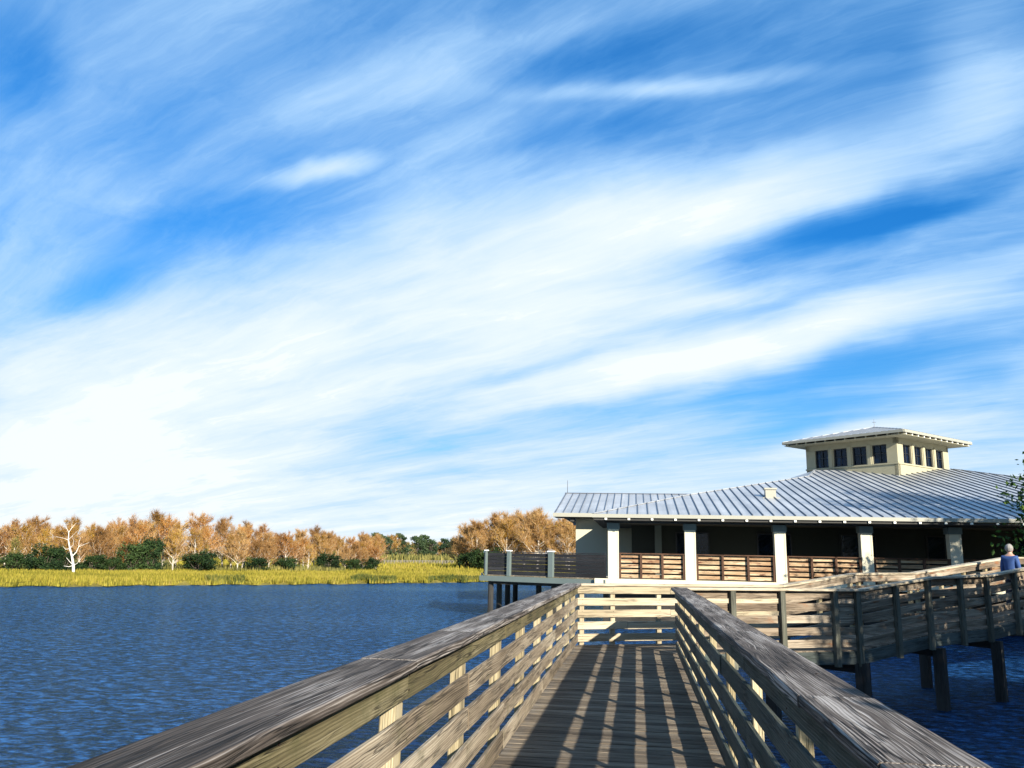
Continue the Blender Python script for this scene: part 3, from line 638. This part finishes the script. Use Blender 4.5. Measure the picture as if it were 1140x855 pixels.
# ------------------------------------------------------------------ person on the ramp
def skinned(name,verts,edges,rad,mat,parent,sub=2):
    me=bpy.data.meshes.new(name); me.from_pydata(verts,edges,[]); me.materials.append(mat); o=bpy.data.objects.new(name,me); COL.objects.link(o)
    m_=o.modifiers.new('skin','SKIN'); m_.use_smooth_shade=True
    for i,r in enumerate(rad):
        sv=me.skin_vertices[0].data[i]; sv.radius=r if isinstance(r,tuple) else (r,r); sv.use_root=(i==0)
    s_=o.modifiers.new('sub','SUBSURF'); s_.levels=sub; s_.render_levels=sub; o.parent=parent; return o
def ell(mb,c,r,n=14,m_=10,fn=None):
    c=Vector(c)
    def P(i,j):
        a=2*math.pi*i/n; b=math.pi*j/m_; v=Vector((math.sin(b)*math.cos(a)*r[0],math.sin(b)*math.sin(a)*r[1],math.cos(b)*r[2]))
        return c+v*(fn(v) if fn else 1)
    for j in range(m_):
        for i in range(n):
            q=[P(i,j),P(i,j+1),P(i+1,j+1),P(i+1,j)]
            if j==0: q=q[:1]+q[1:3]
            elif j==m_-1: q=[q[0],q[1],q[3]]
            mb.face(q)
PR=thing('person','person in a blue shirt with grey hair walking up the ramp, back turned','person',(8.80,21.62,.55)); PR.scale=(.86,.86,.93); PR.rotation_euler=(0,0,R(-46)); PR['_o']=(0,0,0)
s=1.57/1.70
V_=[(0,0,.93),(0,-.01,1.1),(0,-.01,1.3),(0,0,1.42),(0,.02,1.50),(0,.03,1.60),
    (.17,-.01,1.38),(.24,-.03,1.12),(.25,.06,.90),(.25,.09,.81),(-.17,-.01,1.38),(-.24,.0,1.12),(-.25,.03,.88),(-.25,.06,.79),
    (.09,.0,.86),(.10,.10,.48),(.10,.06,.09),(.10,.19,.04),(-.09,0,.86),(-.10,-.02,.48),(-.10,-.16,.10),(-.10,-.04,.04)]
E_l=[(0,1),(1,2),(2,3),(3,4),(4,5),(3,6),(6,7),(7,8),(8,9),(3,10),(10,11),(11,12),(12,13),(0,14),(14,15),(15,16),(16,17),(0,18),(18,19),(19,20),(20,21)]
RD=[(.15,.11),(.14,.10),(.16,.11),(.10,.08),.05,(.07,.085),.055,.04,.032,.03,.055,.04,.032,.03,.085,.055,.04,.035,.085,.055,.04,.035]
V_=[tuple(c*s for c in v) for v in V_]
skinned('body',V_,E_l,RD,M['skin'],PR)
iv=[0,1,2,3,6,7,8,10,11,12]; mp={a:i for i,a in enumerate(iv)}
skinned('shirt',[V_[i] for i in iv],[(mp[a],mp[b]) for a,b in E_l if a in mp and b in mp],[(.175,.135),(.17,.13),(.19,.135),(.12,.10),.08,.062,.05,.08,.062,.05],M['shirt'],PR)
iv=[0,14,15,16,18,19,20]; mp={a:i for i,a in enumerate(iv)}
skinned('trousers',[V_[i] for i in iv],[(mp[a],mp[b]) for a,b in E_l if a in mp and b in mp],[(.165,.125),.105,.075,.06,.105,.075,.06],M['trouser'],PR)
mb=MB(); ell(mb,(0,.035,1.615*s-.0),(.078,.095,.115)); ell(mb,(0,.13,1.60*s),(.013,.02,.02),8,6); ell(mb,(.08,.03,1.60*s),(.012,.02,.03),8,6); ell(mb,(-.08,.03,1.60*s),(.012,.02,.03),8,6)
mb.build('head',M['skin'],PR,smooth=True)
mb=MB(); ell(mb,(0,.01,1.635*s),(.102,.108,.112),fn=lambda v:1+.08*math.sin(v.x*70)*math.sin(v.z*60+1)*math.cos(v.y*50)); mb.build('hair',M['hair'],PR,smooth=True)
for sx,sy,sz in ((.10,.13,.045),(-.10,-.1,.05)):
    mb=MB(); ell(mb,(sx*s,sy*s,sz*s),(.05,.13,.048)); mb.build('shoe',M['shoe'],PR,smooth=True)

# ------------------------------------------------------------------ trees
def skeleton(rg,H,n,spread,lo=.18,up=.6,lean=0,curve=.25):
    """trunk path, limb paths and twig ends"""
    tr=[Vector((0,0,0))]; k=7
    ld=Vector((rg.uniform(-1,1),rg.uniform(-1,1),0))*lean
    for i in range(1,k+1):
        f=i/k; tr.append(Vector((ld.x*f*H+rg.uniform(-.02,.02)*H*f,ld.y*f*H+rg.uniform(-.02,.02)*H*f,H*.96*f)))
    limbs=[]; tips=[]
    for i in range(n):
        f=lo+(1-lo)*((i+rg.random())/n); x=f*k; j=min(int(x),k-1); p=tr[j].lerp(tr[j+1],x-j)
        a=rg.uniform(0,2*math.pi); L=spread*(1.05-.75*f)*rg.uniform(.6,1.15)
        el=up+rg.uniform(-.25,.25)+f*.3; dv=Vector((math.cos(a)*math.cos(el),math.sin(a)*math.cos(el),math.sin(el)))
        pts=[p]; 
        for q in range(3):
            dv=(dv+Vector((rg.uniform(-1,1),rg.uniform(-1,1),rg.uniform(-.4,1)))*curve).normalized(); pts.append(pts[-1]+dv*L/3)
        limbs.append((pts,.012*H*(1.1-f)*.9))
        for q in range(1,4):
            for m_ in range(3):
                dv2=(dv+Vector((rg.uniform(-1,1),rg.uniform(-1,1),rg.uniform(-.5,1)))*.9).normalized(); l2=L*.32*rg.uniform(.6,1.2)
                t0=pts[q]; t1=t0+dv2*l2; tips.append((t0,t1,L))
    return tr,limbs,tips
def make_tree(name,seed,H,spread,n,nleaf,lsize,leafm,barkm,sticks=0,clump=.28,lo=.18,up=.6,thick=.018,lean=.02,leaf_lo=0,topsprig=True):
    rg=random.Random(seed); rr=np.random.RandomState(seed)
    T=thing(name,None,None); tr,limbs,tips=skeleton(rg,H,n,spread,lo,up,lean)
    mb=MB(); m_=len(tr); mb.tube(tr,[H*thick*(1.25-1.1*i/(m_-1)) for i in range(m_)],7)
    for pts,r in limbs: mb.tube(pts,[max(r*(1-.25*i),.008) for i in range(len(pts))],4)
    for t0,t1,L in tips: mb.tube([t0,t1],[.011*H/5,.005*H/5],3)
    mb.build('trunk',barkm,T)
    P0=np.array([list(t[0]) for t in tips]); P1=np.array([list(t[1]) for t in tips])
    out=[]
    if nleaf:
        idx=rr.randint(0,len(tips),nleaf); wts=rr.uniform(0,1,len(tips)); keep=wts[idx]>.12
        idx=idx[keep]; n_=len(idx); f=rr.uniform(.1,1.15,n_)[:,None]; c=P0[idx]*(1-f)+P1[idx]*f+rr.normal(0,clump*H/9,(n_,3))
        c[:,2]=np.maximum(c[:,2],H*.05)
        a=rr.normal(0,1,(n_,3)); a/=np.linalg.norm(a,axis=1)[:,None]; b=np.cross(a,rr.normal(0,1,(n_,3))); b/=np.linalg.norm(b,axis=1)[:,None]
        s1=(lsize*rr.uniform(.5,1.4,n_))[:,None]; s2=s1*.5
        Vq=np.stack([c-a*s1,c+b*s2,c+a*s1,c-b*s2],1).reshape(-1,3)
        npmesh('crown',Vq,4,leafm,T)
    if sticks:
        idx=rr.randint(0,len(tips),sticks); f=rr.uniform(0,1,sticks)[:,None]; c=P0[idx]*(1-f)+P1[idx]*f
        dr=(P1[idx]-P0[idx]); dr/=np.linalg.norm(dr,axis=1)[:,None]; dr=dr+rr.normal(0,.6,(sticks,3)); dr[:,2]+=.6; dr/=np.linalg.norm(dr,axis=1)[:,None]
        L=(H*rr.uniform(.05,.17,sticks))[:,None]; sd=np.cross(dr,rr.normal(0,1,(sticks,3))); sd/=np.linalg.norm(sd,axis=1)[:,None]; wd_=.0022*H
        Vt=np.stack([c-sd*wd_,c+sd*wd_,c+dr*L],1).reshape(-1,3)
        npmesh('twigs',Vt,3,M['tan'],T)
    return T
def blob_tree(name,seed,H,rx,nl,lsize,leafm,barkm,squash=.5,z0=.3,nc=26,flat=False):
    """dense crown of many leaf clumps"""
    rg=random.Random(seed); rr=np.random.RandomState(seed); T=thing(name,None,None)
    mb=MB(); cs=[]
    for i in range(nc):
        a=rg.uniform(0,6.28); q=math.sqrt(rg.random()); z=H*(z0+(1-z0)*rg.random()); taper=1 if flat else math.sqrt(max(.05,1-((z/H-(z0+.35*(1-z0)))/(.72*(1-z0)+.0001))**2))
        c=Vector((math.cos(a)*rx*q*taper*.85,math.sin(a)*rx*q*taper*.85,z*.93)); cs.append((c,rx*rg.uniform(.18,.36)))
        mid=c*.5+Vector((0,0,-.08*H)); mid.z=max(mid.z,.15*H); mb.tube([(0,0,.05*H+.1*H*rg.random()),mid,c],[.022*H,.012*H,.004*H],4)
    mb.tube([(0,0,0),(0,0,H*.5)],[.035*H,.02*H],7); mb.build('trunk',barkm,T)
    idx=rr.randint(0,nc,nl); C_=np.array([list(c[0]) for c in cs])[idx]; Rr=np.array([c[1] for c in cs])[idx][:,None]
    dv=rr.normal(0,1,(nl,3)); dv/=np.linalg.norm(dv,axis=1)[:,None]; c=C_+dv*Rr*(rr.uniform(.2,1.15,nl)[:,None])*np.array([1.2,1.2,.85]); c[:,2]=np.maximum(c[:,2],.02*H)
    a=rr.normal(0,1,(nl,3)); a/=np.linalg.norm(a,axis=1)[:,None]; b=np.cross(a,rr.normal(0,1,(nl,3))); b/=np.linalg.norm(b,axis=1)[:,None]
    s1=(lsize*rr.uniform(.6,1.4,nl))[:,None]
    npmesh('crown',np.stack([c-a*s1,c+b*s1*.5,c+a*s1,c-b*s1*.5],1).reshape(-1,3),4,leafm,T); return T
def put(T,x,y,sc,label,cat,group=None,rot=None,z=-.85,tilt=0):
    T.location=(x,y,z); T.scale=(sc[0],sc[0],sc[1]) if isinstance(sc,tuple) else (sc,sc,sc); T.rotation_euler=(tilt,0,rnd.uniform(0,6.28) if rot is None else rot); tag(T,label,cat,group); return T
G_='wetland trees along the far shore'
ordn=['first','second','third','fourth','fifth','sixth','seventh','eighth','ninth','tenth','eleventh','twelfth','thirteenth','fourteenth','fifteenth','sixteenth','seventeenth','eighteenth','nineteenth','twentieth','twenty-first','twenty-second','twenty-third','twenty-fourth','twenty-fifth']+['twenty-'+q for q in ('sixth','seventh','eighth','ninth')]+['thirtieth']+['thirty-'+q for q in ('first','second','third','fourth','fifth')]
kinds={}
def proto(kind,v):
    if (kind,v) in kinds: return copy_tree(kinds[(kind,v)])
    sd=hash((len(kind),v))%1000+v*17+len(kind)
    if kind=='rust': T=make_tree('cypress_tree',sd,5.,3.0,36,7200,.052,M['rust'],M['bark'],sticks=3600,up=.5,clump=.16)
    elif kind=='ochre': T=make_tree('cypress_tree',sd,5.,2.9,36,7200,.052,M['ochre'],M['bark'],sticks=3200,up=.55,clump=.16)
    elif kind=='bare': T=make_tree('cypress_tree',sd,5.,2.9,36,2000,.045,M['ochre'],M['bark'],sticks=8500,up=.55)
    elif kind=='shrub': T=blob_tree('evergreen_shrub',sd,2.2,1.5,5200,.075,M['dkgreen'],M['barkd'],z0=.05,nc=34)
    elif kind=='olive': T=make_tree('swamp_tree',sd,4.,1.7,24,4200,.07,M['olive'],M['bark'],sticks=1200,lo=.1)
    elif kind=='pine': T=blob_tree('pine_tree',sd,7.,2.1,4600,.17,M['pine'],M['barkd'],z0=.12,nc=34)
    kinds[(kind,v)]=T; return T
desc={'rust':'rust orange leafed cypress tree','ochre':'golden brown cypress tree','bare':'bare tan twigged cypress tree','olive':'olive green swamp tree','shrub':'dark evergreen shrub','pine':'dark green pine tree'}
def line_at(u):   # meadow tree line as world points, parameter = fraction along the left wood
    pts=[(-66,66),(-57.6,69.9),(-52.4,72),(-48.7,76.9),(-43.1,84.4),(-38.8,93.2),(-36.6,104),(-34.5,113)]
    x=u*(len(pts)-1); j=min(int(x),len(pts)-2); f=x-j; return pts[j][0]*(1-f)+pts[j+1][0]*f, pts[j][1]*(1-f)+pts[j+1][1]*f
tr=random.Random(11)
DT=2/7+.02   # dead tree position along the line
for row,(n,back,hs_,seq) in enumerate([(28,1.2,.86,['bare','rust','ochre','bare','rust','olive','bare','ochre']),(30,4.2,1.0,['ochre','rust','bare','rust','ochre','bare']),(27,8.5,1.16,['rust','ochre','bare','ochre','rust'])]):
    lft=0; rgt=0; us=[.01+(i+tr.uniform(.15,.85))/n*.97 for i in range(n)]
    ls=[u for u in us if u<DT]; rs_=[u for u in us if u>=DT]
    for i,u in enumerate(us):
        x,y=line_at(u); l=math.hypot(x,y); x*=1+back/l; y*=1+back/l; kd=seq[(i*3+row)%len(seq)] if tr.random()<.7 else tr.choice(seq)
        side='left' if u<DT else 'right'; k_=(len(ls)-1-i) if side=='left' else i-len(ls)
        rw=['front','middle','back'][row]
        hh=.80*hs_*tr.uniform(.75,1.08)*(1.12 if .42<u<.62 else 1)*(1-.18*max(0,(u-.8)/.2))
        T=proto(kd,tr.randrange(3)); put(T,x,y,(hh*.98,hh*1.03),f'{desc[kd]}, {rw} row, {ordn[k_]} {side} of the white dead tree','tree',G_)
# dark evergreen shrubs before the wood
for px,sc_,lb in ((.17,(1.0,.75),'low dark evergreen shrub at the far left end of the tree line'),(.235,(1.25,1.15),'broad dark evergreen shrub just left of the white dead tree'),(.275,(.9,.9),'dark evergreen shrub touching the left side of the white dead tree'),(.335,(1.1,.8),'rounded dark evergreen shrub right of the white dead tree'),(.375,(.9,.65),'small dark evergreen shrub between two larger ones near the dead tree'),(.425,(1.35,1.25),'tallest dark evergreen shrub standing before the middle of the wood'),(.45,(1.1,1.5),'upright dark evergreen shrub joined to the tallest one'),(.53,(1.45,1.0),'round dark evergreen shrub under the bare trees mid wood'),(.63,(1.1,.7),'low dark evergreen shrub under pale trunks right of mid wood'),(.69,(1.2,.75),'wide low evergreen shrub toward the right of the wood'),(.8,(1.3,1.0),'dark evergreen shrub in the right third of the wood'),(.87,(1.1,.7),'low evergreen shrub near the right end of the wood'),(.94,(1.2,.8),'dark evergreen shrub closing the right end of the wood')):
    x,y=line_at(px); T=proto('shrub',rnd.randrange(3)); put(T,x,y,sc_,lb,'shrub','evergreen shrubs below the wood')
# white dead tree
T=thing('dead_tree','bleached white leafless dead tree leaning on the marsh edge','tree',(0,0,0))
mb=MB(); tp=[(.15,0,0),(.05,0,.9),(-.15,.05,1.7),(-.40,0,2.4),(-.62,0,3.2),(-.66,0,3.9)]
tp=[Vector(p) for p in tp]; mb.tube(tp,[.13,.11,.09,.07,.05,.03],8)
for pts,r in (([tp[2],(.15,0,2.1),(.3,.1,2.6),(.55,0,2.95)],.07),([tp[5],(-.45,0,4.3),(-.2,.1,4.7),(-.05,0,4.8)],.04),([tp[5],(-.85,0,4.2),(-.95,0,4.35)],.035),([tp[4],(-1.05,0,3.35),(-1.6,0,3.45),(-2.3,.1,3.4)],.03),([tp[3],(-.75,0,2.35),(-.98,0,2.6)],.04),([tp[1],(-.3,0,1.25),(-.6,0,1.6)],.05),([tp[1],(-.3,0,.78),(-.72,0,.85)],.05),([(.3,.1,2.6),(.28,0,3.1),(.4,0,3.5)],.03),([(.3,.1,2.6),(.8,0,2.85),(1.1,0,3.0)],.025),([tp[3],(-.15,.1,2.8),(-.2,0,3.3)],.025),([tp[1],(.35,0,1.1),(.5,0,1.4)],.03),([(-.45,0,4.3),(-.5,.1,4.7),(-.42,0,5.0)],.02),([tp[4],(-.3,0,3.6),(.0,0,4.0),(.2,0,4.1)],.022)):
    mb.tube(pts,[r*.7*(1-.3*i) for i in range(len(pts))],5)
mb.build('trunk',M['barkw'],T); T.scale=(.92,.92,.92); T.location=(-47.3,65.6,-.85); T.rotation_euler=(0,0,R(36))
# taller clump of bare trees right of the gap
cl=[(-28.2,139,1.5,'bare'),(-25.6,135,1.65,'bare'),(-23,137,1.9,'bare'),(-20.5,134,1.75,'ochre'),(-18,136,2.0,'bare'),(-15.5,133,1.85,'bare'),(-13,135,1.7,'ochre'),(-10.4,132,1.6,'bare'),(-8,134,1.7,'bare'),(-26.8,145,1.45,'rust'),(-22,146,2.0,'bare'),(-17,147,2.15,'bare'),(-12,146,1.95,'ochre'),(-30.3,143,1.1,'bare')]
cd={'bare':'pale bare twigged tree','ochre':'golden tinged bare tree','rust':'rusty leafed tree'}
for i,(x,y,sc_,kd) in enumerate(cl):
    T=proto(kd,i%3); rw='front' if i<9 or i==13 else 'rear'; k_={9:0,10:1,11:2,12:3,13:0}.get(i,i+1)
    put(T,x,y,(sc_*1.0,sc_*.83),f'tall {cd[kd]}, {ordn[k_] if k_ else "first"} from left, {rw} of the clump by the terrace','tree','tall trees beside the terrace')
for x,y,sc_,lb in ((-27.4,136,(1.3,1.3),'dark green bush at the left foot of the tall trees beside the terrace'),(-25.2,134,(1.6,1.5),'large dark green bush just left of the terrace corner'),(-22.8,133,(1.8,1.6),'dark bush behind the corner of the terrace railing')):
    put(proto('shrub',1),x,y,sc_,lb,'shrub','bushes under the tall trees')
# far pine wood
fr=random.Random(5); nf=34
for i in range(nf):
    f=(i+fr.uniform(.2,.8))/nf; x=-66+f*24; y=196+f*42+fr.uniform(-2,4); kd='pine' if fr.random()<.62 else fr.choice(['olive','bare','ochre'])
    T=proto(kd,fr.randrange(3)); hh=fr.uniform(.8,1.1)*(1 if kd=='pine' else 1.1)
    put(T,x,y,(hh*1.15,hh),f'distant {dict(pine="dark pine",olive="olive green tree",bare="bare tan tree",ochre="yellow brown tree")[kd]}, {ordn[i]} from the left behind the meadow fence','tree','distant wood behind the meadow')
V=blades(9000,-19.5,-9,108,150,1,.8,2.2,.35); V=np.concatenate([V,blades(16000,-46,-19.5,25,37,1,.3,.8,.08)]); tag(npmesh('forest_undergrowth',V,3,M['olive']),'olive undergrowth at the foot of the woods behind the meadow','undergrowth',kind='stuff')
# far fence on the meadow
T=thing('meadow_fence','low pale wood fence crossing the far end of the meadow','fence',(-45,175,-.85))
a=Vector((-51.5,160,-.85)); b=Vector((-38.5,193,-.85)); mb=MB()
for k in range(34):
    p=a.lerp(b,k/33); mb.box((p.x-.08,p.y-.08,p.z),(p.x+.08,p.y+.08,p.z+.95))
mb.build('post',M['fence'],T)['kind']='stuff'
for z in (.35,.62,.9):
    mb=MB(); mb.board(a+Vector((0,0,z)),b+Vector((0,0,z)),.06,.09); mb.build('rail',M['fence'],T)
# trees on the right bank (they shade the ramp and the roof)
T=blob_tree('oak_tree',41,6.1,3.9,26000,.085,M['bright'],M['barkd'],z0=.30,nc=60); put(T,14.9,27.0,1.,'dark leafy tree overhanging the right end of the porch roof','tree',None,rot=1.0)
T=blob_tree('oak_tree',43,14.,5.0,13000,.11,M['dkgreen'],M['barkd'],z0=.55,nc=34); put(T,22.3,23.5,1.,'tall evergreen tree on the right bank beyond the picture edge','tree',None)
for sd_,x,y,H_,rx_,lb in ((44,11.6,6.3,6.6,2.1,'tallest of the small trees on the right bank beside the ramp'),(47,11.7,9.3,6.0,2.1,'small tree on the right bank shading the bend of the ramp'),(48,11.8,12.3,5.2,2.0,'small tree on the right bank shading the middle of the ramp'),(49,12.0,15.3,3.6,1.8,'lowest tree on the right bank, beside the upper ramp')):
    T=blob_tree('oak_tree',sd_,H_+.85,rx_,15000,.085,M['dkgreen'],M['barkd'],z0=.06,nc=60); put(T,x,y,1.,lb,'tree',None)
T=blob_tree('oak_tree',45,7.,3.6,14000,.10,M['dkgreen'],M['barkd'],z0=.30,nc=34); put(T,11.6,2.0,1.,'bushy tree on the right bank behind the photographer','tree',None)
for x,y,lb in ((4.1,.15,'unseen shrub added beside the walkway to shade it, right of the photographer'),(4.2,-1.7,'unseen shrub added on the bank to shade the walkway, behind the photographer')):
    T=blob_tree('added_shade_shrub',46,3.8,1.0,16000,.06,M['dkgreen'],M['barkd'],z0=.25,nc=60,flat=True); put(T,x,y,(1,1),lb,'shrub')  # unseen shrubs added and shaped to shade the near deck

# ------------------------------------------------------------------ render settings
for o in bpy.data.objects:
    if '_o' in o: del o['_o']
